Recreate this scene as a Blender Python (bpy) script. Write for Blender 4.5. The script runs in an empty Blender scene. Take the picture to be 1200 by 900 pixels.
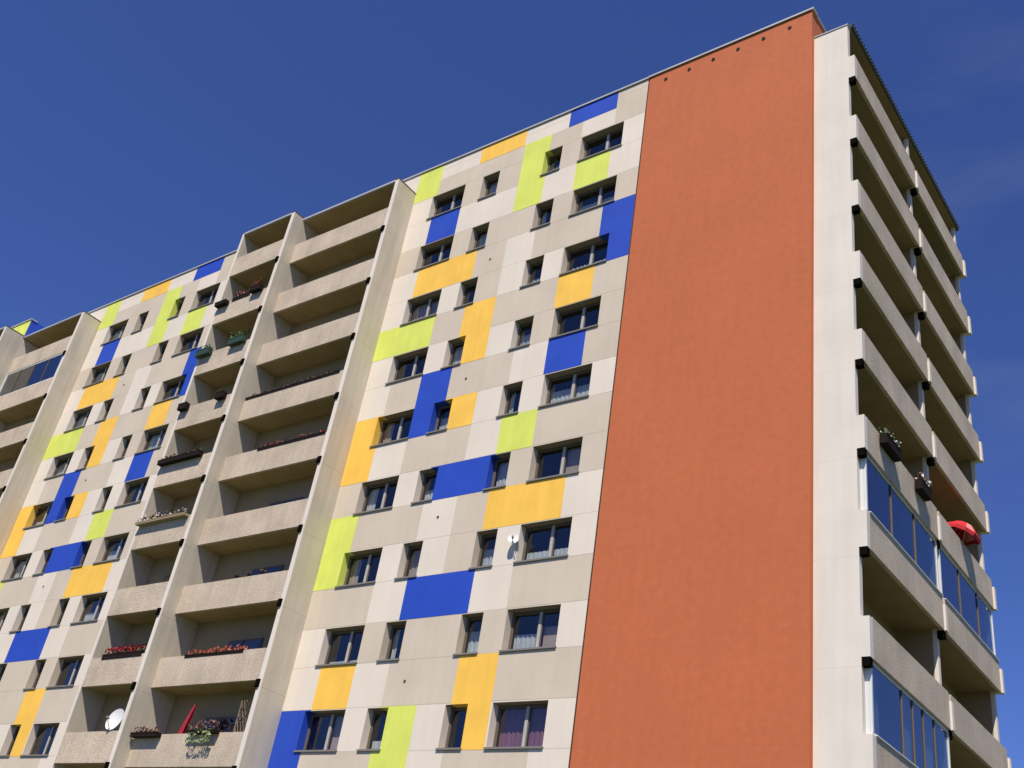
import bpy, math, random
from mathutils import Vector, Matrix
random.seed(7)
SC = bpy.context.scene
COL = SC.collection

# ------------------------------------------------------------------ camera
GROUND = -32.1
cam_d = bpy.data.cameras.new('camera'); cam = bpy.data.objects.new('camera', cam_d); COL.objects.link(cam)
CAMP = (27.5944158, -23.9271387, -30.4318889); yaw, pitch, roll = -0.717233877, 0.544068929, 0.173933380
cy, sy, cp, sp = math.cos(yaw), math.sin(yaw), math.cos(pitch), math.sin(pitch)
fw = Vector((sy*cp, cy*cp, sp)); r0 = Vector((cy, -sy, 0)); u0 = r0.cross(fw)
rt = math.cos(roll)*r0 + math.sin(roll)*u0; up = -math.sin(roll)*r0 + math.cos(roll)*u0
cam.matrix_world = Matrix(((rt.x, up.x, -fw.x, CAMP[0]), (rt.y, up.y, -fw.y, CAMP[1]), (rt.z, up.z, -fw.z, CAMP[2]), (0, 0, 0, 1)))
cam_d.sensor_width = 36; cam_d.lens = 36*1248.5/1200; cam_d.clip_end = 5000; cam_d.clip_start = 0.1
SC.camera = cam

# ------------------------------------------------------------------ light
SUN = Vector((0.47, -1.0, 1.6)).normalized()          # towards the sun
WISP = (-.13, .76, .635)                               # where the thin cirrus stands
w = bpy.data.worlds.new('World'); SC.world = w; w.use_nodes = True
nt = w.node_tree; N = nt.nodes; Lk = nt.links; N.clear()
sky = N.new('ShaderNodeTexSky'); sky.sky_type = 'NISHITA'; sky.sun_disc = False
sky.sun_elevation = math.asin(SUN.z); sky.sun_rotation = math.atan2(SUN.x, SUN.y)
sky.air_density = 1.0; sky.dust_density = 0.15; sky.ozone_density = 3.6; sky.altitude = 300
tc = N.new('ShaderNodeTexCoord'); mp = N.new('ShaderNodeMapping'); mp.inputs['Scale'].default_value = (2.2, 2.2, 10.0); mp.inputs['Rotation'].default_value = (0.5, 0.9, 0.4); mp.inputs['Location'].default_value = (0.35, 0.1, 0.0)
nz = N.new('ShaderNodeTexNoise'); nz.inputs['Scale'].default_value = 1.3; nz.inputs['Detail'].default_value = 7; nz.inputs['Roughness'].default_value = 0.55
rp = N.new('ShaderNodeValToRGB'); rp.color_ramp.elements[0].position = 0.42; rp.color_ramp.elements[0].color = (0, 0, 0, 1); rp.color_ramp.elements[1].position = 0.75; rp.color_ramp.elements[1].color = (.20, .20, .20, 1)
mx = N.new('ShaderNodeMixRGB'); mx.inputs['Color2'].default_value = (4.0, 4.9, 6.2, 1)
bg = N.new('ShaderNodeBackground'); bg.inputs['Strength'].default_value = 0.058
ow = N.new('ShaderNodeOutputWorld')
Lk.new(tc.outputs['Generated'], mp.inputs['Vector']); Lk.new(mp.outputs[0], nz.inputs['Vector']); Lk.new(nz.outputs[0], rp.inputs[0])
pol = N.new('ShaderNodeMixRGB'); pol.blend_type = 'MULTIPLY'; pol.inputs['Fac'].default_value = 1; pol.inputs['Color2'].default_value = (.78, .93, 1.64, 1)   # the deep blue of the polarised sky away from the sun
dp = N.new('ShaderNodeVectorMath'); dp.operation = 'DOT_PRODUCT'; Lk.new(tc.outputs['Generated'], dp.inputs[0]); dp.inputs[1].default_value = WISP
mr = N.new('ShaderNodeMapRange'); mr.interpolation_type = 'SMOOTHSTEP'; mr.inputs[1].default_value = .955; mr.inputs[2].default_value = 1.0; Lk.new(dp.outputs['Value'], mr.inputs[0])
ml = N.new('ShaderNodeMath'); ml.operation = 'MULTIPLY'; Lk.new(mr.outputs[0], ml.inputs[0]); Lk.new(rp.outputs[0], ml.inputs[1])
Lk.new(ml.outputs[0], mx.inputs['Fac']); Lk.new(sky.outputs[0], pol.inputs['Color1']); Lk.new(pol.outputs[0], mx.inputs['Color1']); Lk.new(mx.outputs[0], bg.inputs[0]); Lk.new(bg.outputs[0], ow.inputs[0])
sd = bpy.data.lights.new('sun', 'SUN'); sd.energy = 4.55; sd.angle = math.radians(0.5); sd.color = (1.0, 0.93, 0.815)
so = bpy.data.objects.new('sun', sd); COL.objects.link(so); so.location = (20, -40, 30)
so.rotation_euler = (-SUN).to_track_quat('-Z', 'Y').to_euler()
SC.view_settings.view_transform = 'Standard'; SC.view_settings.look = 'None'; SC.view_settings.gamma = 1; SC.view_settings.exposure = 0.32
SC.view_settings.use_curve_mapping = False
SC.render.resolution_x = 1024; SC.render.resolution_y = 768

# ------------------------------------------------------------------ materials
def srgb(r, g, b):
    f = lambda c: (c/255/12.92) if c/255 <= 0.04045 else ((c/255+0.055)/1.055)**2.4
    return (f(r), f(g), f(b), 1)
def mat(name, col, rough=0.85, var=0.0, vscale=1.0, fine=0.0, fscale=60, bump=0.0, bscale=80, streak=0.0, joints=None, metal=0.0, col2=None, spec=0.3):
    m = bpy.data.materials.new(name); m.use_nodes = True; t = m.node_tree; n = t.nodes; l = t.links
    b = n['Principled BSDF']; b.inputs['Roughness'].default_value = rough; b.inputs['Metallic'].default_value = metal
    b.inputs['Specular IOR Level'].default_value = spec
    c = n.new('ShaderNodeRGB'); c.outputs[0].default_value = (*col[:3], 1); cur = c.outputs[0]
    g = n.new('ShaderNodeNewGeometry'); pos = g.outputs['Position']
    def noise(scale, sx=1, sy_=1, sz=1, detail=4):
        mpn = n.new('ShaderNodeMapping'); mpn.inputs['Scale'].default_value = (sx, sy_, sz); l.new(pos, mpn.inputs[0])
        q = n.new('ShaderNodeTexNoise'); q.inputs['Scale'].default_value = scale; q.inputs['Detail'].default_value = detail; l.new(mpn.outputs[0], q.inputs['Vector']); return q.outputs['Fac']
    def mul(cur, fac_out, lo, hi, a=0.3, bb=0.7):
        r = n.new('ShaderNodeMapRange'); r.inputs[1].default_value = a; r.inputs[2].default_value = bb; r.inputs[3].default_value = lo; r.inputs[4].default_value = hi; l.new(fac_out, r.inputs[0])
        x = n.new('ShaderNodeVectorMath'); x.operation = 'SCALE'; l.new(cur, x.inputs[0]); l.new(r.outputs[0], x.inputs['Scale']); return x.outputs[0]
    if col2:
        r = n.new('ShaderNodeMapRange'); r.inputs[1].default_value = .42; r.inputs[2].default_value = .6; l.new(noise(fscale, detail=2), r.inputs[0])
        x = n.new('ShaderNodeMixRGB'); l.new(r.outputs[0], x.inputs[0]); l.new(cur, x.inputs[1]); x.inputs[2].default_value = (*col2[:3], 1); cur = x.outputs[0]
    if var: cur = mul(cur, noise(vscale), 1-var, 1+var)
    if fine: cur = mul(cur, noise(fscale*1.3, detail=3), 1-fine, 1+fine)
    if streak: cur = mul(cur, noise(1.0, 4.5, 4.5, 0.35, 5), 1-streak, 1+streak*.4)
    if joints:
        sx = n.new('ShaderNodeSeparateXYZ'); l.new(pos, sx.inputs[0])
        for off, dark, wd in joints:
            a1 = n.new('ShaderNodeMath'); a1.operation = 'ADD'; a1.inputs[1].default_value = 280.0 - off; l.new(sx.outputs[2], a1.inputs[0])
            a2 = n.new('ShaderNodeMath'); a2.operation = 'MODULO'; a2.inputs[1].default_value = 2.8; l.new(a1.outputs[0], a2.inputs[0])
            a3 = n.new('ShaderNodeMath'); a3.operation = 'LESS_THAN'; a3.inputs[1].default_value = wd; l.new(a2.outputs[0], a3.inputs[0])
            cur = mul(cur, a3.outputs[0], 1, dark, 0, 1)
    l.new(cur, b.inputs['Base Color'])
    if bump:
        bp = n.new('ShaderNodeBump'); bp.inputs['Strength'].default_value = bump; bp.inputs['Distance'].default_value = 0.02
        l.new(noise(bscale, detail=3), bp.inputs['Height']); l.new(bp.outputs[0], b.inputs['Normal'])
    return m
J = [(0.03, .72, .022), (-1.33, .72, .022)]
M = {}
M['c'] = mat('cream_render', (.725, .64, .535), var=.045, vscale=.5, fine=.04, bump=.15, streak=.03, joints=J)
M['g'] = mat('stone_grey_render', (.595, .505, .395), var=.05, vscale=.6, fine=.05, bump=.15, streak=.035, joints=J)
M['B'] = mat('blue_paint', (.020, .068, .45), rough=.6, var=.08, fine=.03, bump=.1, streak=.04)
M['Y'] = mat('yellow_paint', (.90, .53, .085), rough=.75, var=.06, fine=.03, bump=.1, streak=.06)
M['L'] = mat('lime_paint', (.66, .72, .13), rough=.75, var=.06, fine=.03, bump=.1, streak=.06)
M['orange'] = mat('terracotta_render', (.505, .138, .056), rough=.9, var=.03, vscale=.35, fine=.05, fscale=3.5, bump=.25, streak=.035, joints=[(-1.33, .95, .03)])
M['pier'] = mat('white_render', (.72, .655, .565), var=.04, vscale=.7, fine=.03, bump=.15, streak=.05, joints=[(-2.3, .9, .02)])
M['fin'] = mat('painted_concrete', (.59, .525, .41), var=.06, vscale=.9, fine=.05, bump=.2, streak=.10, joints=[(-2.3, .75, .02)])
M['agg'] = mat('pebbledash_concrete', (.615, .515, .40), rough=.95, var=.13, vscale=.8, fine=.16, fscale=26, bump=.9, bscale=34, streak=.09, col2=(.46, .36, .265))
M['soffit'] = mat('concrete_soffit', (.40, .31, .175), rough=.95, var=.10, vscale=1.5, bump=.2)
M['head'] = mat('window_head_painted_shade', (.24, .20, .14), rough=.95)  # darker than the wall render: shade under the window head put into the colour
M['shade_concrete'] = mat('concrete_painted_shade', (.30, .225, .135), rough=.95, var=.08, vscale=1.5, bump=.2)  # darker copy of the soffit concrete, shade of the end balconies in its colour
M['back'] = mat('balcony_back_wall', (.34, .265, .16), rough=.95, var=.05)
M['metal'] = mat('zinc_flashing', (.55, .53, .50), rough=.45, metal=.3, var=.05)
M['brown'] = mat('brown_flashing', (.10, .065, .045), rough=.6)
M['black'] = mat('dark_bracket', (.007, .006, .005), rough=1, spec=0)
M['green'] = mat('patina_gutter', (.055, .07, .055), rough=.6, metal=.2, var=.2, vscale=6)
M['frame'] = mat('window_frame_dark', (.13, .105, .085), rough=.6)
M['white'] = mat('white_plastic', (.68, .68, .66), rough=.4)
M['mull'] = mat('window_mullion', (.42, .40, .37), rough=.5)
M['sill'] = mat('sill_metal', (.27, .24, .205), rough=.5, metal=.3)
M['room'] = mat('dark_room', (.035, .032, .03), rough=1)
M['curtain'] = mat('net_curtain', (.62, .62, .60), rough=.95, var=.10, vscale=3)
M['curtain2'] = mat('beige_blind', (.50, .38, .30), rough=.95, var=.05)
M['curtain3'] = mat('plum_curtain', (.30, .13, .17), rough=.95, var=.1, vscale=3)
M['roof'] = mat('roof_felt', (.12, .115, .11), rough=.95)
M['trough'] = mat('dark_trough', (.018, .012, .01), rough=.8, spec=.1)
M['trough_green'] = mat('green_trough', (.03, .06, .04), rough=.6)
M['leaf'] = mat('leaves', (.055, .10, .03), rough=.7, var=.4, vscale=9)
M['leafpale'] = mat('pale_leaves', (.30, .36, .17), rough=.7, var=.3, vscale=9)
M['leafdry'] = mat('dry_leaves', (.13, .085, .055), rough=.8, var=.4, vscale=9)
M['red'] = mat('red_blossom', (.34, .02, .028), rough=.6, var=.2, vscale=8)
M['pink'] = mat('pink_blossom', (.42, .15, .15), rough=.6, var=.2, vscale=8)
M['coral'] = mat('coral_blossom', (.48, .12, .07), rough=.6, var=.2, vscale=8)
M['wblos'] = mat('white_blossom', (.72, .68, .64), rough=.6)
M['crimson'] = mat('crimson_canvas', (.20, .012, .03), rough=.85, var=.2, vscale=5)
M['redcloth'] = mat('red_canvas', (.55, .02, .03), rough=.8, var=.15, vscale=3)
M['redcloth2'] = mat('pale_red_canvas', (.66, .22, .22), rough=.8)
M['wood'] = mat('weathered_wood', (.24, .17, .11), rough=.85, var=.15, vscale=5)
M['darkcloth'] = mat('dark_fabric', (.03, .018, .02), rough=.9)
M['grass'] = mat('lawn_grass', (.055, .085, .028), rough=1, var=.3, vscale=.6, fine=.3, fscale=14)
M['pave'] = mat('pavement_slabs', (.22, .21, .19), rough=.95, var=.1, vscale=1.3, fine=.1, fscale=20)
M['asphalt'] = mat('asphalt', (.05, .05, .052), rough=.95, fine=.2, fscale=30)
M['kerb'] = mat('kerb_stone', (.32, .31, .29), rough=.9)
def glass(name, tint, refl):
    m = bpy.data.materials.new(name); m.use_nodes = True; t = m.node_tree; n = t.nodes; l = t.links
    n.remove(n['Principled BSDF'])
    tr = n.new('ShaderNodeBsdfTransparent'); tr.inputs[0].default_value = (*tint, 1)
    gl = n.new('ShaderNodeBsdfGlossy'); gl.inputs['Roughness'].default_value = .02; gl.inputs[0].default_value = (.92, .95, 1, 1)
    gg = n.new('ShaderNodeNewGeometry'); dt = n.new('ShaderNodeVectorMath'); dt.operation = 'DOT_PRODUCT'; l.new(gg.outputs['Incoming'], dt.inputs[0]); l.new(gg.outputs['Normal'], dt.inputs[1])
    def mth(op, a, b_=None):
        q_ = n.new('ShaderNodeMath'); q_.operation = op
        for i_, v_ in enumerate((a, b_)):
            if v_ is None: continue
            if isinstance(v_, (int, float)): q_.inputs[i_].default_value = v_
            else: l.new(v_, q_.inputs[i_])
        return q_.outputs[0]
    schl = mth('POWER', mth('SUBTRACT', 1.0, mth('ABSOLUTE', dt.outputs['Value'])), 4.0)
    fac_ = mth('ADD', mth('MULTIPLY', schl, 1-refl), refl)
    g = n.new('ShaderNodeNewGeometry'); q = n.new('ShaderNodeTexNoise'); q.inputs['Scale'].default_value = 1.2; l.new(g.outputs['Position'], q.inputs['Vector'])
    bp = n.new('ShaderNodeBump'); bp.inputs['Strength'].default_value = .12; bp.inputs['Distance'].default_value = .05; l.new(q.outputs['Fac'], bp.inputs['Height']); l.new(bp.outputs[0], gl.inputs['Normal'])
    mxx = n.new('ShaderNodeMixShader'); l.new(fac_, mxx.inputs[0]); l.new(tr.outputs[0], mxx.inputs[1]); l.new(gl.outputs[0], mxx.inputs[2])
    l.new(mxx.outputs[0], n['Material Output'].inputs[0]); return m
M['glass'] = glass('window_glass', (.72, .76, .78), .085)
M['glass2'] = glass('tinted_glazing', (.30, .35, .39), .15)

# ------------------------------------------------------------------ mesh helpers
class MB:
    def __init__(s): s.v = []; s.f = []; s.m = []; s.ms = []
    def mi(s, k):
        if k not in s.ms: s.ms.append(k)
        return s.ms.index(k)
    def quad(s, a, b, c, d, k):
        i = len(s.v); s.v += [a, b, c, d]; s.f.append((i, i+1, i+2, i+3)); s.m.append(s.mi(k)); return s
    def poly(s, pts, k):
        i = len(s.v); s.v += list(pts); s.f.append(tuple(range(i, i+len(pts)))); s.m.append(s.mi(k)); return s
    def box(s, x0, x1, y0, y1, z0, z1, k, kz=None, skip=''):
        i = len(s.v)
        s.v += [(x0, y0, z0), (x1, y0, z0), (x1, y1, z0), (x0, y1, z0), (x0, y0, z1), (x1, y0, z1), (x1, y1, z1), (x0, y1, z1)]
        F = {'b': (0, 3, 2, 1), 't': (4, 5, 6, 7), 'f': (0, 1, 5, 4), 'k': (2, 3, 7, 6), 'l': (3, 0, 4, 7), 'r': (1, 2, 6, 5)}
        for key, q in F.items():
            if key in skip: continue
            s.f.append(tuple(i+j for j in q)); s.m.append(s.mi(kz if (kz and key == 'b') else k))
        return s
    def tube(s, a, b, r, k, n=8, r2=None):
        a = Vector(a); b = Vector(b); d = (b-a).normalized(); t = Vector((0, 0, 1)) if abs(d.z) < .9 else Vector((1, 0, 0))
        x = d.cross(t).normalized(); y = d.cross(x); i = len(s.v); r2 = r if r2 is None else r2
        for p, rr in ((a, r), (b, r2)):
            for j in range(n):
                an = 2*math.pi*j/n; s.v.append(tuple(p+rr*(math.cos(an)*x+math.sin(an)*y)))
        for j in range(n):
            s.f.append((i+j, i+(j+1) % n, i+n+(j+1) % n, i+n+j)); s.m.append(s.mi(k))
        s.f.append(tuple(i+n-1-j for j in range(n))); s.m.append(s.mi(k)); s.f.append(tuple(i+n+j for j in range(n))); s.m.append(s.mi(k))
        return s
    def leaves(s, x0, x1, y0, y1, z0, z1, n, k, size=.06):
        for _ in range(n):
            c = Vector((random.uniform(x0, x1), random.uniform(y0, y1), z0+(z1-z0)*random.random()**1.3))
            a = Vector([random.gauss(0, 1) for _ in range(3)]).normalized(); b = a.cross(Vector([random.gauss(0, 1) for _ in range(3)])).normalized()
            q = size*random.uniform(.6, 1.3); a *= q; b *= q*.65
            s.quad(tuple(c-a), tuple(c-b), tuple(c+a), tuple(c+b), k)
        return s
    def mesh(s, name, off=(0, 0, 0)):
        me = bpy.data.meshes.new(name); me.from_pydata([(x-off[0], y-off[1], z-off[2]) for x, y, z in s.v], [], s.f)
        for k in s.ms: me.materials.append(M[k])
        for p, i in zip(me.polygons, s.m): p.material_index = i
        me.update(); return me
def link(name, me, parent=None, loc=(0, 0, 0), rot=0):
    o = bpy.data.objects.new(name, me); COL.objects.link(o); o.location = loc; o.rotation_euler = (0, 0, rot)
    if parent: o.parent = parent
    return o
def tag(o, label=None, cat=None, group=None, kind=None):
    if label: o['label'] = label
    if cat: o['category'] = cat
    if group: o['group'] = group
    if kind: o['kind'] = kind
    return o
def bevel(o, wd=.012):
    md = o.modifiers.new('bevel', 'BEVEL'); md.width = wd; md.segments = 2; md.limit_method = 'ANGLE'; return o

# ------------------------------------------------------------------ ground
g = MB(); g.quad((-1500, -1500, GROUND), (1500, -1500, GROUND), (1500, 1500, GROUND), (-1500, 1500, GROUND), 'grass')
tag(link('lawn', g.mesh('lawn')), kind='structure')
g = MB(); g.box(-70, 24, -5.5, -2.9, GROUND-.05, GROUND+.05, 'pave'); g.box(20.5, 23.2, -2.9, 22, GROUND-.05, GROUND+.05, 'pave')
tag(link('footpath', g.mesh('footpath')), kind='structure')
g = MB(); g.box(-70, 60, -34, -22, GROUND-.05, GROUND+.012, 'asphalt')
tag(link('road', g.mesh('road')), kind='structure')
g = MB(); g.box(-70, 60, -22, -21.85, GROUND-.05, GROUND+.13, 'kerb'); g.box(-70, 60, -34.15, -34, GROUND-.05, GROUND+.13, 'kerb')
tag(link('kerb', g.mesh('kerb')), kind='structure')

# ------------------------------------------------------------------ the tower block
ROOT = (0.0, 0.0, GROUND)
blk = bpy.data.objects.new('apartment_block', None); COL.objects.link(blk); blk.location = ROOT
tag(blk, 'tall panel apartment block with patchwork coloured facade, concrete balconies and terracotta end wall', 'building')
def part(name, mb, parent=blk, label=None, bev=0):
    o = link(name, mb.mesh(name, ROOT), parent) if parent is blk else None
    if label: o['label'] = label
    if bev: bevel(o, bev)
    return o
def sub(name, mb, parent, label=None, bev=0):       # mesh given in the coordinates of its parent
    o = link(name, mb if isinstance(mb, bpy.types.Mesh) else mb.mesh(name), parent)
    if label: o['label'] = label
    if bev: bevel(o, bev)
    return o

FH = 2.8; NK = 11
XC = [-0.8, .6, 2.2, 3.7, 5.2, 6.55, 8.05, 9.6, 10.97]
ROWS = ['Lccccccg', 'LgggLgcg', 'cgggLggc', 'cBccLcLc', 'gggggggg', 'cYYgcggB', 'cccgccgB', 'LLgYggYg', 'cccYcggg', 'cgBggcBg', 'YcBYcccc',
        'YcggcLgg', 'gccBBggg', 'LggcgYYc', 'LcccgccC', 'ggcBBcgg', 'cggggggc', 'cYcggYgg', 'BccLcYcc', 'BggLcggc', 'gcccgccg', 'cgLgcBgc', 'ccgccgcc', 'gcggcgcg']
ZB = [1.84, .92, .03]
for k in range(NK): ZB += [-FH*k-1.32, -FH*(k+1)+.03]
ZB[-1] = GROUND
WIN = [(.35, 2.2), (3.16, 4.05), (6.34, 7.2), (8.11, 10.05)]
WH = 1.27; REV = .36
def facade(dx, y0=0.0):
    wall = MB(); xs = sorted(set(XC+[a for w_ in WIN for a in w_])); 
    zs = sorted(set(ZB+[-FH*k for k in range(NK)]+[-FH*k-WH for k in range(NK)]), reverse=True)
    def colr(x, z):
        if z > .92:
            if 2.75 < x < 5.15: return 'Y'
            if 7.35 < x < 9.6: return 'B'
        i = next((i for i in range(8) if XC[i] <= x < XC[i+1]), 7); j = next((j for j in range(len(ZB)-1) if ZB[j] >= z > ZB[j+1]), len(ROWS)-1)
        return ROWS[j][i].replace('C', 'c')
    xs = sorted(set(xs+[2.75, 5.15, 7.35]))
    def inwin(x, z):
        for a, b in WIN:
            if a < x < b:
                for k in range(NK):
                    if -FH*k > z > -FH*k-WH: return True
        return False
    cells = {}
    for i in range(len(xs)-1):
        for j in range(len(zs)-1):
            x, z = (xs[i]+xs[i+1])/2, (zs[j]+zs[j+1])/2
            if inwin(x, z): continue
            c = colr(x, z); cells[(i, j)] = c
            base = c if c in 'cg' else 'c'
            wall.quad((dx+xs[i], y0, zs[j+1]), (dx+xs[i+1], y0, zs[j+1]), (dx+xs[i+1], y0, zs[j]), (dx+xs[i], y0, zs[j]), base)
    # reveals and the dark rooms behind the glass
    yr = y0+REV; yb = y0+1.3
    for a, b in WIN:
        for k in range(NK):
            z1 = -FH*k; z0 = z1-WH; A = dx+a; Bx = dx+b
            cl = colr(a-.05, z0+.6); cr = colr(b+.05, z0+.6)
            wall.quad((A, y0, z0), (A, y0, z1), (A, yr, z1), (A, yr, z0), cl if cl in 'cg' else 'c')
            wall.quad((Bx, y0, z0), (Bx, yr, z0), (Bx, yr, z1), (Bx, y0, z1), cr if cr in 'cg' else 'c')
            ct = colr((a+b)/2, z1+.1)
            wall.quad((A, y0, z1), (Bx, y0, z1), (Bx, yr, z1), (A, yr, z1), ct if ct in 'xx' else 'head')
            wall.quad((A, y0, z0), (A, yr, z0), (Bx, yr, z0), (Bx, y0, z0), 'sill')
            wall.quad((A, yr, z0), (A, yr, z1), (A, yb, z1), (A, yb, z0), 'room'); wall.quad((Bx, yr, z0), (Bx, yb, z0), (Bx, yb, z1), (Bx, yr, z1), 'room')
            wall.quad((A, yr, z1), (Bx, yr, z1), (Bx, yb, z1), (A, yb, z1), 'room'); wall.quad((A, yr, z0), (A, yb, z0), (Bx, yb, z0), (Bx, yr, z0), 'room')
            wall.quad((A, yb, z0), (Bx, yb, z0), (Bx, yb, z1), (A, yb, z1), 'room')
    part('facade_wall', wall)
    # coloured panels, each connected field one part
    seen = set(); T = .006; NM = {'B': 'blue', 'Y': 'yellow', 'L': 'lime green'}
    for key in sorted(cells):
        c = cells[key]
        if c not in 'BYL' or key in seen: continue
        st = [key]; comp = []; seen.add(key)
        while st:
            i, j = st.pop(); comp.append((i, j))
            for d in ((1, 0), (-1, 0), (0, 1), (0, -1)):
                q = (i+d[0], j+d[1])
                if q in cells and cells[q] == c and q not in seen: seen.add(q); st.append(q)
        cs = set(comp); p = MB(); yf = y0-T
        for i, j in comp:
            xa, xb, za, zb = dx+xs[i], dx+xs[i+1], zs[j+1], zs[j]
            p.quad((xa, yf, za), (xb, yf, za), (xb, yf, zb), (xa, yf, zb), c)
            mx_, mz = (xs[i]+xs[i+1])/2, (zs[j]+zs[j+1])/2
            def dep(x, z): return y0+REV if inwin(x, z) else y0
            if (i-1, j) not in cs:
                d = dep(xs[i]-.01, mz); o_ = .004 if d > y0 else 0; p.quad((xa-o_, yf, za), (xa-o_, yf, zb), (xa-o_, d, zb), (xa-o_, d, za), c)
            if (i+1, j) not in cs:
                d = dep(xs[i+1]+.01, mz); o_ = .004 if d > y0 else 0; p.quad((xb+o_, yf, za), (xb+o_, d, za), (xb+o_, d, zb), (xb+o_, yf, zb), c)
            if (i, j-1) not in cs:
                d = dep(mx_, zs[j]+.01); d = y0 if d > y0 else d; p.quad((xa, yf, zb), (xb, yf, zb), (xb, d, zb), (xa, d, zb), c)
            if (i, j+1) not in cs:
                d = dep(mx_, zs[j+1]-.01); o_ = .004 if d > y0 else 0; p.quad((xa, yf, za-o_), (xa, d, za-o_), (xb, d, za-o_), (xb, yf, za-o_), c)
        part('painted_panel', p, label=NM[c]+' painted panel')
facade(0); facade(-24.0)

# windows -----------------------------------------------------------------
def win_meshes(wd, two):
    h = WH; fr = MB(); f = .055; y0, y1 = REV-.07, REV-.005
    fr.box(0.003, f, y0, y1, .005, h-.003, 'frame'); fr.box(wd-f, wd-.003, y0, y1, .005, h-.003, 'frame')
    fr.box(f, wd-f, y0, y1, h-f-.003, h-.003, 'frame'); fr.box(f, wd-f, y0, y1, .005, f, 'frame')
    if two:
        m_ = wd*.55; fr.box(m_-.05, m_+.05, y0-.012, y1, f, h-f-.003, 'mull'); bays = [(f, m_-.05), (m_+.05, wd-f)]
    else: bays = [(f, wd-f)]
    for a, b in bays:   # casement rails
        fr.box(a, a+.035, y0+.01, y1-.01, f, h-f-.003, 'frame'); fr.box(b-.035, b, y0+.01, y1-.01, f, h-f-.003, 'frame')
        fr.box(a+.035, b-.035, y0+.01, y1-.01, f, f+.035, 'frame'); fr.box(a+.035, b-.035, y0+.01, y1-.01, h-f-.04, h-f-.003, 'frame')
    pn = MB()
    for a, b in bays: pn.quad((a+.035, REV-.03, f+.035), (b-.035, REV-.03, f+.035), (b-.035, REV-.03, h-f-.04), (a+.035, REV-.03, h-f-.04), 'glass')
    sl = MB(); sl.box(-.04, wd+.04, -.055, REV-.075, -.022, .004, 'sill'); sl.box(-.04, wd+.04, -.055, -.043, -.05, -.022, 'sill')
    return fr.mesh('window_frame'), pn.mesh('pane'), sl.mesh('sill')
WM = {True: win_meshes(1.0, True)}
def curtain_mesh(x0, x1, z0, z1, k, folds=True):
    c = MB(); n = max(3, int((x1-x0)/.05)); y = REV+.10
    pts = [(x0+(x1-x0)*i/n, y+(.018*math.sin(i*1.9)+.01*random.uniform(-1, 1) if folds else 0)) for i in range(n+1)]
    for (xa, ya), (xb, yb) in zip(pts, pts[1:]): c.quad((xa, ya, z0), (xb, yb, z0), (xb, yb, z1), (xa, ya, z1), k)
    return c
WM = {}
for i, (a, b) in enumerate(WIN): WM[i] = win_meshes(b-a, b-a > 1.4)
SPEC = {(0, 3, 7): ('half', .05, .98, .55, 'curtain', 1.0, 'curtain2'), (0, 3, 8): ('full', 'curtain3'), (0, 3, 5): ('two', 'curtain2'), (0, 3, 6): ('low', .42), (0, 2, 6): ('low', .75),
        (0, 2, 7): ('low', .8), (0, 0, 5): ('side', 'curtain'), (0, 0, 7): ('low', .2), (0, 1, 6): ('full', 'curtain2'), (0, 2, 5): ('full', 'curtain'), (0, 3, 0): ('low', .45), (0, 0, 4): ('side', 'curtain2'), (0, 0, 2): ('full', 'curtain2'), (0, 0, 6): ('side', 'curtain2')}
for s, dx in ((0, 0), (1, -24.0)):
    for i, (a, b) in enumerate(WIN):
        for k in range(NK):
            z0 = -FH*k-WH; wd = b-a
            wo = link('window', WM[i][0], blk, (dx+a-ROOT[0], -ROOT[1], z0-ROOT[2]))
            link('pane', WM[i][1], wo); link('sill', WM[i][2], wo)
            sp_ = SPEC.get((s, i, k)); cm = None; rr = random.random()
            if sp_ is None: sp_ = ('low', random.uniform(.3, .8)) if rr < .45 else ('side', 'curtain') if rr < .65 else ('two', random.choice(['curtain', 'curtain2'])) if rr < .75 else ('full', 'curtain') if rr < .85 else None
            if sp_ is None: continue
            L_, R_ = .07, wd-.07
            if sp_[0] == 'low': cm = curtain_mesh(L_, R_, .06, .06+sp_[1], 'curtain')
            elif sp_[0] == 'full': cm = curtain_mesh(L_, R_, .06, WH-.07, sp_[1])
            elif sp_[0] == 'side':
                cm = curtain_mesh(L_, L_+wd*.22, .06, WH-.07, sp_[1]); c2 = curtain_mesh(R_-wd*.2, R_, .06, WH-.07, sp_[1])
            elif sp_[0] == 'two': cm = curtain_mesh(wd*.56, R_, .06, WH-.07, sp_[1], False)
            elif sp_[0] == 'half': cm = curtain_mesh(L_, wd*.52, .06, .62, 'curtain')
            sub('curtain', cm, wo)
            if sp_[0] == 'side': sub('curtain', c2, wo)
            if sp_[0] == 'half': sub('blind', curtain_mesh(wd*.58, R_, .06, .80, 'curtain2', False), wo)

# body, roof, plain walls ---------------------------------------------------
b = MB()
b.box(-62, 17.55, 1.4, 12.3, GROUND, 1.7, 'c', skip='bt'); b.box(-62, 17.55, .02, 1.4, 1.3, 1.78, 'c', skip='f'); part('core_wall', b)
r = MB(); r.box(-62, 17.5, .15, 12.25, 1.72, 1.80, 'roof'); part('roof', r)
p = MB(); p.box(-13.03, -10.55, 0.0, 1.39, GROUND, 1.84, 'c', skip='bk'); part('facade_wall', p)
o_ = MB(); o_.box(11.03, 17.6, -.02, 1.39, GROUND, 1.84, 'orange', skip='bk'); o_.box(17.552, 17.6, 1.39, 12.3, GROUND, 1.84, 'orange', skip='bl')
part('end_wall', o_, label='terracotta rendered windowless end wall')
e = MB(); e.box(10.97, 11.03, .03, 1.39, GROUND, 1.80, 'brown', skip='bk'); e.box(10.975, 10.995, -.012, .03, GROUND, 1.80, 'brown'); part('expansion_joint', e)
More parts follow.
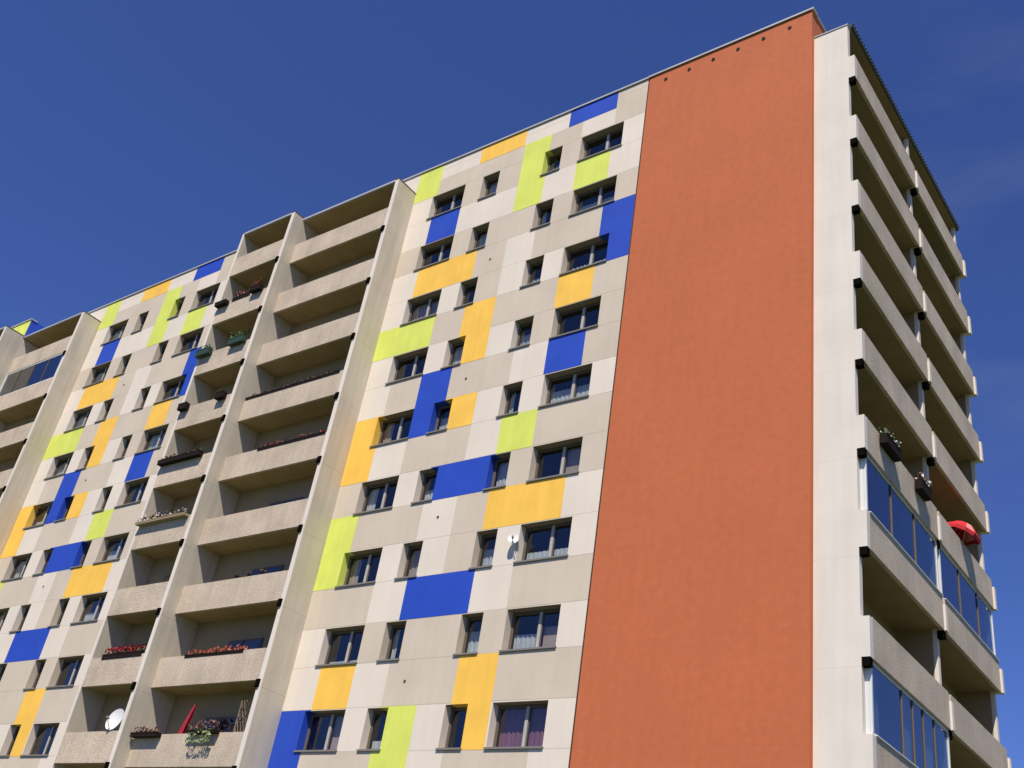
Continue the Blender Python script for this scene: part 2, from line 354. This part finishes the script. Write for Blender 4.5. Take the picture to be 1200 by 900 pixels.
def coping(x0, x1, y=0.0):
    c = MB(); c.box(x0, x1, y-.06, y+.35, 1.885, 1.91, 'metal'); c.box(x0, x1, y-.06, y-.048, 1.83, 1.885, 'metal'); c.box(x0, x1, y-.02, y+.33, 1.842, 1.885, 'metal'); return c
part('roof_coping', coping(-31.0, 11.0)); c = coping(11.0, 17.68, -.02)
c.box(17.53, 17.66, .331, 12.3, 1.845, 1.91, 'metal'); part('roof_coping', c); part('roof_coping', coping(-62, -30.95, -1.2))
for i in range(6):
    v = MB(); x = 11.77+i; v.tube((x, -.05, 1.39), (x, -.021, 1.39), .065, 'brown', 12, .085); v.tube((x, -.052, 1.39), (x, -.04, 1.39), .045, 'black', 10); part('vent', v)
for dx in (0, -24):
    for z in (-4.9, -10.45, -16.0, -21.6):
        v = MB(); v.tube((dx+4.5, -.03, z), (dx+4.5, -.001, z), .035, 'brown', 8, .05); part('vent', v)
# third section, stepping forward by 1.2 m at x = -31
t3 = MB(); Y3 = -1.2
t3.box(-62, -31.0, Y3, 1.39, GROUND, 1.84, 'c', skip='bk'); part('facade_wall', t3)
q = MB(); q.box(-33.3, -31.002, Y3-.006, Y3, .45, 1.838, 'L'); part('painted_panel', q, label='lime green painted panel')
q = MB(); q.box(-31.0, -30.994, Y3+.0, -.01, .45, 1.838, 'B'); part('painted_panel', q, label='blue painted panel on the corner return')

# balcony bays on the long facade -------------------------------------------
def fin(x1, yb, yf, th=.2, ztop=.62, name='balcony_side_wall'):
    f = MB(); f.box(x1-th, x1, yf+.03, yb, GROUND, ztop, 'fin', skip='bk'); f.box(x1-th, x1, yf, yf+.03, GROUND, ztop, 'pier', skip='bk'); f.box(x1-th-.015, x1+.015, yf-.015, yb, ztop, ztop+.035, 'brown'); return part(name, f, bev=0)  # front edge strip in whiter render: its sunlit brightness is painted in
def slab_roof(x0, x1, yb, yf, z=.47):
    s = MB(); s.box(x0, x1, yf+.0, yb, z, z+.10, 'metal', 'soffit'); s.box(x0, x1, yf-.03, yf, z+.04, z+.14, 'metal'); part('balcony_roof', s)
def bal_mesh(wd, depth):
    # origin: right front bottom corner of the parapet; x runs to the left (negative)
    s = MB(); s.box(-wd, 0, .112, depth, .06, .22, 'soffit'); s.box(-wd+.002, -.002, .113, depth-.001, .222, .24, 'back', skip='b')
    p = MB(); p.box(-wd+.004, -.004, 0, .11, 0, 1.09, 'agg'); p.box(-wd+.004, -.004, .004, .106, 1.09, 1.105, 'agg')
    br = MB(); br.box(-.06, .115, -.06, .10, -.25, .02, 'black'); br.box(-.035, .09, -.075, -.06, -.21, -.02, 'black')
    d = MB(); z0 = .24; x0, x1 = (-wd*.62, -wd*.30)
    for a, b_, zz in ((x0, x0+.85, z0-.25), (x0+.9, x1, z0+.65)):
        d.box(a, b_, depth-.05, depth-.004, max(zz, z0), z0+1.73, 'frame'); d.box(a+.07, b_-.07, depth-.062, depth-.051, max(zz, z0)+.08, z0+1.65, 'room')
        zz = max(zz, z0); d.quad((a+.07, depth-.066, zz+.08), (b_-.07, depth-.066, zz+.08), (b_-.07, depth-.066, z0+1.65), (a+.07, depth-.066, z0+1.65), 'glass')
    return s.mesh('balcony'), p.mesh('parapet'), br.mesh('bracket'), d.mesh('balcony_door')
ZP = -2.06
def bay(x0, x1, yb, yf, ks=range(NK), backwall=True):
    ms = bal_mesh(x1-x0, yb-yf)
    for k in ks:
        o = link('balcony', ms[0], blk, (x1-ROOT[0], yf-ROOT[1], ZP-FH*k-ROOT[2]))
        bevel(link('parapet', ms[1], o), .015); link('bracket', ms[2], o); link('balcony_door', ms[3], o)
    if backwall:
        zt_ = 1.84 if yb > -.1 else .56
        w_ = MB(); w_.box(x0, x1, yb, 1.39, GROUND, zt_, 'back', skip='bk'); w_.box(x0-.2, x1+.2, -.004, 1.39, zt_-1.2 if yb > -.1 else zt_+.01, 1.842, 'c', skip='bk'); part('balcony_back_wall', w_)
fin(-.8, 0, -1.15)
bay(-6.85, -1.0, 0, -1.15)
slab_roof(-6.85, -1.0, 0, -1.15)
fin(-6.85, -.0, -1.72, .2)
bay(-10.4, -7.05, -.57, -1.72)
slab_roof(-10.4, -7.05, -.57, -1.72)
fin(-10.4, 0, -1.72, .15)
fin(-24.8, 0, -1.15)
bay(-31.0+.01, -25.0, 0, -1.15)
slab_roof(-30.99, -25.0, 0, -1.15)
fin(-31.0, Y3, Y3-1.15)
bay(-37.2, -31.2, Y3, Y3-1.15, backwall=False)
slab_roof(-37.2, -31.2, Y3, Y3-1.15)
fin(-37.2, Y3, Y3-1.15)

# end balconies (facing +x) -------------------------------------------------
XB = 19.0; XE = 18.78; YM, YE = 6.15, 11.85
def endfin(y0, th, proud, kf):
    f = MB(); kb = kf if proud == 0 else 'shade_concrete'; f.box(17.6, XE-.12, y0, y0+th, GROUND, .54, kb, skip='bl'); f.box(XE-.12, XE, y0, y0+th, GROUND, .54, kf, skip='b')  # middle and far fin bodies darkened, bay shade painted into their colour
    for k in range(NK): 
        z = ZP-FH*k; f.box(XE+.0, XB+proud, y0, y0+th, z+.0, z+(1.0 if proud == 0 else .78), kf, skip='l')
    return f
part('end_side_wall', endfin(.16, .2, .0, 'pier'), label='white side wall of the end balconies')
part('balcony_side_wall', endfin(YM, .18, .06, 'pier')); part('balcony_side_wall', endfin(YE, .18, .06, 'pier'))
cc = MB(); cc.box(17.6, XE+.03, .13, .4, .542, .58, 'metal'); part('roof_coping', cc)
s = MB(); s.box(17.6, 18.84, .37, YE+.3, .545, .66, 'shade_concrete'); part('balcony_roof', s)
s = MB(); s.box(18.84, 18.90, .30, YE+.3, .56, .70, 'green')
y = .32
while y < YE+.28:
    s.box(18.80, 18.93, y, y+.09, .70, .745, 'green'); y += .17
part('gutter', s)
def end_mesh(wd):
    s = MB(); s.box(-1.39, -.112, 0, wd, .06, .22, 'shade_concrete')
    p = MB(); p.box(-.11, 0, .004, wd-.004, 0, 1.02, 'agg'); p.box(-.106, -.004, .004, wd-.004, 1.02, 1.035, 'agg')
    return s.mesh('balcony'), p.mesh('parapet')
brm = MB(); brm.box(-.21, -.02, -.190, .0, -.215, -.002, 'black'); brm = brm.mesh('bracket')
for y0, wd in ((.36, YM-.36), (YM+.18, YE-YM-.18)):
    ms = end_mesh(wd)
    for k in range(NK):
        o = link('balcony', ms[0], blk, (XB-ROOT[0], y0-ROOT[1], ZP-FH*k-ROOT[2]))
        bevel(link('parapet', ms[1], o), .015); link('bracket', brm, o)
w_ = MB(); w_.box(17.603, 17.62, .36, YE, GROUND, .54, 'back', skip='b'); part('balcony_back_wall', w_)

# glazed-in balconies ---------------------------------------------------------
def glazing(parent_xyz, wd, h, mull, rot, kframe='white', kg='glass2', lip=True):
    f = MB(); t = .04
    f.box(0, wd, 0, .05, 0, .06, kframe); f.box(0, wd, 0, .05, h-.06, h, kframe)
    if lip: f.box(0, wd, -.11, -.005, -.045, -.02, kframe); f.box(-.008, .045, .054, .2, 0, h, kframe)
    xs = [0]+mull+[wd]
    for i, x in enumerate(xs):
        ww = .07 if i in (0, len(xs)-1) else t
        xa = x if i == 0 else (x-ww if i == len(xs)-1 else x-ww/2)
        f.box(xa, xa+ww, -.008, .052, .06, h-.06, kframe if i in (0, len(xs)-1) else 'frame')
    o = link('balcony_glazing', f.mesh('balcony_glazing'), blk, tuple(a-b_ for a, b_ in zip(parent_xyz, ROOT)), rot)
    for a, b_ in zip(xs, xs[1:]):
        g_ = MB(); g_.quad((a+.02, .025, .06), (b_-.02, .025, .06), (b_-.02, .025, h-.06), (a+.02, .025, h-.06), kg); sub('pane', g_, o)
    return o
def zt(k): return ZP-FH*k+1.06      # top of parapet k
HG = FH-1.06-.02
H2 = math.pi/2
glazing((18.93, .37, zt(6)+.0), YM-.38, HG, [1.9, 3.8], H2)
glazing((18.93, YM+.2, zt(6)), YE-YM-.22, HG, [1.9, 3.8], H2)
glazing((18.93, .37, zt(8)), YM-.38, HG, [2.1, 2.9, 3.7, 4.6], H2)
glazing((-30.98, -1.13, zt(1)+.05), 5.97, HG-.05, [1.5, 3.0, 4.5], 0, lip=False)
for (x_, ya, yb_, z_, k_) in ((18.72, 2.2, 3.6, zt(6), 'room'), (18.74, .5, 1.3, zt(8), 'curtain'), (18.74, 3.0, 3.8, zt(8), 'curtain'), (18.74, 4.7, 5.6, zt(8), 'curtain')):
    q_ = MB(); n_ = 14
    for i in range(n_):
        a_, b_ = ya+(yb_-ya)*i/n_, ya+(yb_-ya)*(i+1)/n_; q_.quad((x_+.03*(i % 2), a_, z_), (x_+.03*((i+1) % 2), b_, z_), (x_+.03*((i+1) % 2), b_, z_+HG-.05), (x_+.03*(i % 2), a_, z_+HG-.05), k_)
    part('balcony_curtain', q_)

# ------------------------------------------------------------------ things on the balconies
def zpar(k): return ZP-FH*k+1.105
def flower_box(loc, L, label, cat='flower box', rot=0, trough='trough', leafs='leaf', n=60, blos=None, nb=0, hl=.22, hang=True, size=.05, hb=.2, group='flower boxes on the balconies', name='flower_box', drop=0, dl='leafpale', ndrop=0):
    e_ = bpy.data.objects.new(name, None); COL.objects.link(e_); e_.location = loc; e_.rotation_euler = (0, 0, rot); tag(e_, label, cat, group)
    y0, y1 = (-.24, -.03) if hang else (-.02, .18)
    t = MB(); th = .02
    t.box(0, L, y0, y0+th, 0, hb, trough); t.box(0, L, y1-th, y1, 0, hb, trough); t.box(0, th, y0+th, y1-th, 0, hb, trough); t.box(L-th, L, y0+th, y1-th, 0, hb, trough)
    t.box(th, L-th, y0+th, y1-th, .0, hb-.03, trough); t.box(-.012, L+.012, y0-.012, y0, hb-.03, hb+.005, trough)
    if hang:
        for x in (.12*L, .88*L):
            t.box(x-.012, x+.012, y1, y1+.16, hb+.0, hb+.012, trough) if False else None
            t.box(x-.012, x+.012, y1, -.0, hb-.04, hb-.02, trough)
    bevel(sub('trough', t, e_), .004)
    f = MB(); f.leaves(.03, L-.03, y0+.0, y1, hb-.02, hb+hl, n, leafs, size)
    if ndrop: f.leaves(L*.1, L*.9, y0-.05, y0+.02, hb-drop, hb, ndrop, dl, size)
    sub('foliage', f, e_)
    if blos:
        q_ = MB(); q_.leaves(.02, L-.02, y0-.03, y1, hb+hl*.25, hb+hl*1.05, nb, blos, size*.95); sub('blossoms', q_, e_)
    return e_
YN = -1.72; YW = -1.15
# narrow bay
flower_box((-10.38, YN, zpar(1)-.22), .78, 'small bare dark trough at the left end of the narrow balcony with pink flowers', leafs='leafdry', n=30, hl=.05)
flower_box((-9.45, YN, zpar(1)-.10), 1.25, 'trough of pink and red geraniums on the upper narrow balcony just under the top one', blos='pink', nb=90, leafs='leaf', n=60, hl=.24, hang=False)
flower_box((-8.0, YN, zpar(1)-.12), .70, 'dark trough with deep red flowers beside the pale mid wall of the upper narrow balcony', blos='red', nb=50, leafs='leafdry', n=60, hl=.34, hb=.26)
flower_box((-8.25, YN, zpar(2)-.16), 1.0, 'green trough of bushy herbs on the right half of its narrow balcony', trough='trough_green', leafs='leaf', n=150, hl=.30, hb=.3, blos='leafpale', nb=50)
flower_box((-10.5, YN, zpar(2)-.20), .95, 'green trough with low plants at the far left end of its narrow balcony', trough='trough_green', leafs='leaf', n=110, hl=.18, hb=.3)
flower_box((-7.85, YN, zpar(3)-.22), .52, 'short dark trough at the right end of the fourth narrow balcony from the top', leafs='leafdry', n=30, hl=.08, hb=.3)
flower_box((-10.36, YN, zpar(3)-.22), .55, 'short dark trough at the left end of the fourth narrow balcony from the top', leafs='leafdry', n=30, hl=.08, hb=.3)
flower_box((-10.36, YN, zpar(4)-.12), 2.75, 'long dark trough with dried plants along a whole narrow balcony', leafs='leafdry', n=260, hl=.14, hb=.2)
flower_box((-10.36, YN, zpar(5)-.10), 3.2, 'long trough of withered plants with white blossoms on a narrow balcony', leafs='leafdry', n=170, hl=.26, blos='wblos', nb=60, hb=.10, trough='back')
flower_box((-9.7, YN, zpar(7)-.10), 2.5, 'row of bright red geraniums on a narrow balcony above the satellite dish', leafs='leaf', n=90, hl=.26, blos='red', nb=190, hang=False, size=.06)
# wide bay
flower_box((-6.8, YW, zpar(3)-.10), 5.6, 'very long dark trough with low plants along the whole wide balcony', leafs='leafdry', n=420, hl=.12, hb=.12, hang=False)
flower_box((-4.9, YW, zpar(4)-.10), 3.85, 'long trough of reddish brown plants along the right part of a wide balcony', leafs='leafdry', n=200, hl=.14, blos='red', nb=90, hang=False, hb=.12)
flower_box((-5.4, YW, zpar(7)-.10), 3.2, 'long trough of coral red flowers on the wide balcony above the folded parasol', leafs='leafdry', n=120, hl=.18, blos='coral', nb=240, hang=False, hb=.10)
flower_box((-6.8, YW, zpar(8)-.13), 1.5, 'dark trough with dull red flowers, left end of the balcony with the folded parasol', leafs='leafdry', n=110, hl=.2, blos='pink', nb=40, hb=.15)
flower_box((-3.7, YW, zpar(8)-.06), 1.5, 'trough of pink flowers with pale green trailing leaves beside the folded parasol', leafs='leaf', n=90, hl=.3, blos='pink', nb=60, drop=.42, ndrop=190, hb=.10)
for i, x in enumerate((-3.9, -3.2, -2.5)):
    e_ = bpy.data.objects.new('plant_pot', None); COL.objects.link(e_); e_.location = (x, YW+.06, zpar(6)); tag(e_, ('leftmost', 'middle', 'rightmost')[i]+' of three small dark plant pots on one wide parapet', 'plant pot', 'small plant pots on a wide balcony')
    t = MB(); t.tube((0, 0, 0), (0, 0, .10), .05, 'trough', 12, .07); t.tube((0, 0, .095), (0, 0, .115), .078, 'trough', 12); sub('pot', t, e_)
    t = MB(); t.leaves(-.1, .1, -.07, .07, .1, .22, 26, 'leafdry', .045); sub('foliage', t, e_)
# satellite dish
def dish(loc, R, label, aim, pole):
    e_ = bpy.data.objects.new('satellite_dish', None); COL.objects.link(e_); e_.location = loc; tag(e_, label, 'satellite dish', 'satellite dishes on the block')
    ax = Vector(aim).normalized(); x = ax.cross(Vector((0, 0, 1))).normalized(); y_ = x.cross(ax).normalized()
    d = MB(); n = 24; rings = [0, .35, .65, .88, 1.0]; idx = []
    for side, off in ((0, 0), (1, -.018)):
        rows = []
        for q_ in rings:
            row = []
            for j in range(n):
                an = 2*math.pi*j/n; row.append(len(d.v)); d.v.append(tuple(ax*(q_*q_*R*.22+off)+x*(q_*R*.9*math.cos(an))+y_*(q_*R*math.sin(an))))
            rows.append(row)
        idx.append(rows)
        for r_ in range(len(rings)-1):
            for j in range(n): 
                q_ = (rows[r_][j], rows[r_][(j+1) % n], rows[r_+1][(j+1) % n], rows[r_+1][j]); d.f.append(q_ if side == 0 else q_[::-1]); d.m.append(d.mi('white'))
    for j in range(n): d.f.append((idx[0][-1][j], idx[0][-1][(j+1) % n], idx[1][-1][(j+1) % n], idx[1][-1][j])); d.m.append(d.mi('white'))
    sub('reflector', d, e_)
    t = MB(); tip = ax*R*1.05-y_*R*.25; t.tube(tuple(-y_*R*.98+ax*.05), tuple(tip), .014, 'metal'); sub('arm', t, e_)
    t = MB(); t.tube(tuple(tip), tuple(tip-ax*.12), .035, 'back', 10); sub('receiver', t, e_)
    t = MB(); t.tube(tuple(-ax*.03), tuple(Vector(pole)), .025, 'metal'); t.tube(pole, (pole[0], pole[1], pole[2]-.5), .025, 'metal'); sub('mast', t, e_)
dish((-7.62, YN+.14, -22.95), .42, 'large white satellite dish standing inside a narrow balcony', (.12, -.90, .22), (-.05, .3, -.15))
dish((8.02, -.16, -17.35), .20, 'very small pale satellite dish fixed beside the left edge of a large window', (.5, -.85, .3), (.05, .12, -.05))
# folded parasol, chair and trellis on the lowest wide balcony shown
e_ = bpy.data.objects.new('folded_parasol', None); COL.objects.link(e_); e_.location = (-4.75, YW+.28, ZP-FH*8+.24); tag(e_, 'folded crimson parasol leaning upright in a flower-filled wide balcony', 'parasol')
t = MB(); t.tube((-.12, 0, 0), (.32, .1, 2.05), .02, 'wood'); sub('pole', t, e_)
t = MB(); n = 10; prev = None
for z_, r_ in ((.75, .09), (.95, .12), (1.3, .10), (1.7, .07), (2.0, .025)):
    f_ = z_/2.05; cx_ = -.12+.44*f_; cy_ = .1*f_; row = []
    for j in range(n):
        an = 2*math.pi*j/n; rr = r_*(1.25 if j % 2 else .75); row.append(len(t.v)); t.v.append((cx_+rr*math.cos(an), cy_+rr*math.sin(an), z_))
    if prev:
        for j in range(n): t.f.append((prev[j], prev[(j+1) % n], row[(j+1) % n], row[j])); t.m.append(t.mi('red' if j in (7, 8) else 'crimson'))
    prev = row
t.f.append(tuple(prev)); t.m.append(0); sub('canopy', t, e_)
e_ = bpy.data.objects.new('shrub', None); COL.objects.link(e_); e_.location = (-2.9, YW+.55, ZP-FH*8+.24); tag(e_, 'dark purple-leaved potted shrub between the folded parasol and the lattice', 'plant')
t = MB(); t.tube((0, 0, 0), (0, 0, .34), .14, 'trough', 14, .18); sub('pot', t, e_)
t = MB(); t.tube((0, 0, .3), (.05, 0, 1.1), .02, 'wood'); t.tube((0, 0, .6), (-.4, 0, 1.15), .012, 'wood'); t.tube((0, 0, .6), (.4, 0, 1.2), .012, 'wood'); sub('stem', t, e_)
t = MB(); t.leaves(-.65, .6, -.25, .25, .75, 1.4, 260, 'darkcloth', .07); sub('foliage', t, e_)
e_ = bpy.data.objects.new('trellis', None); COL.objects.link(e_); e_.location = (-1.95, YW+.34, ZP-FH*8+.24); tag(e_, 'weathered wooden lattice with climbing stems at the right end of a wide balcony', 'trellis')
t = MB(); W_, H_ = .75, 2.0
for i in range(-6, 9):
    for sgn in (1, -1):
        a = Vector((i*.14, 0, 0)); pts = []
        for s_ in range(61):
            p_ = a+Vector((sgn*s_*.035*.5, 0, s_*.035))
            if 0 <= p_.x <= W_ and p_.z <= H_: pts.append(p_)
        if len(pts) > 3: t.tube(tuple(pts[0]+Vector((0, .012*sgn, 0))), tuple(pts[-1]+Vector((0, .012*sgn, 0))), .010, 'wood', 4)
sub('lattice', t, e_)
t = MB()
for x in (0, W_): t.box(x-.02, x+.02, -.02, .02, 0, H_, 'wood')
sub('frame', t, e_)
t = MB(); t.leaves(0, W_, -.08, .08, .3, H_, 90, 'leafdry', .04); sub('climber', t, e_)
# end balconies: two hanging planters and an open red parasol
flower_box((XB, 1.2, zpar(5)-.45), 1.15, 'dark planter with white blossoms hung outside the end balcony, nearer the white side wall', rot=H2, leafs='leaf', n=110, hl=.22, blos='wblos', nb=26, hb=.30)
flower_box((XB, 4.05, zpar(5)-.45), .85, 'dark planter hung outside the end balcony, the one nearer the middle pier', rot=H2, leafs='leafdry', n=90, hl=.26, blos='wblos', nb=26, hb=.32)
flower_box((XB-.04, 7.3, zpar(1)-.02), 3.6, 'long brown planter along the second end balcony from the top, far bay', rot=H2, leafs='leafdry', n=260, hl=.16, hb=.05, hang=False)
e_ = bpy.data.objects.new('red_parasol', None); COL.objects.link(e_); e_.location = (18.7, 9.2, ZP-FH*5+.24); tag(e_, 'open bright red parasol leaning out of an end balcony above the blue glazing', 'parasol')
tip = Vector((.40, -.35, 1.52)); ax = Vector((.38, .12, .9)).normalized(); x = ax.cross(Vector((0, 1, 0))).normalized(); y_ = ax.cross(x)
t = MB(); t.tube((0, 0, 0), tuple(tip), .02, 'metal'); sub('pole', t, e_)
t = MB(); n = 12; R = .62; base = tip-ax*.34
rim = [base+R*random.uniform(.82, 1.1)*(math.cos(2*math.pi*j/n)*x+math.sin(2*math.pi*j/n)*y_)+ax*random.uniform(-.10, .08) for j in range(n)]
mid = [tip-ax*.12+.5*R*(math.cos(2*math.pi*j/n)*x+math.sin(2*math.pi*j/n)*y_) for j in range(n)]
for j in range(n):
    k_ = 'redcloth' if j % 4 else 'redcloth2'; j2 = (j+1) % n; dn = -ax*.13
    t.poly([tuple(tip), tuple(mid[j]), tuple(mid[j2])], k_); t.quad(tuple(mid[j]), tuple(rim[j]), tuple(rim[j2]), tuple(mid[j2]), k_)
    t.quad(tuple(rim[j]), tuple(rim[j]+dn), tuple(rim[j2]+dn), tuple(rim[j2]), 'redcloth')
sub('canopy', t, e_)
t = MB()
for j in range(n): t.tube(tuple(tip-ax*.06), tuple(rim[j]-ax*.02), .008, 'metal', 5)
sub('ribs', t, e_)
SC.cycles.max_bounces = 8; SC.cycles.diffuse_bounces = 4; SC.cycles.transparent_max_bounces = 12
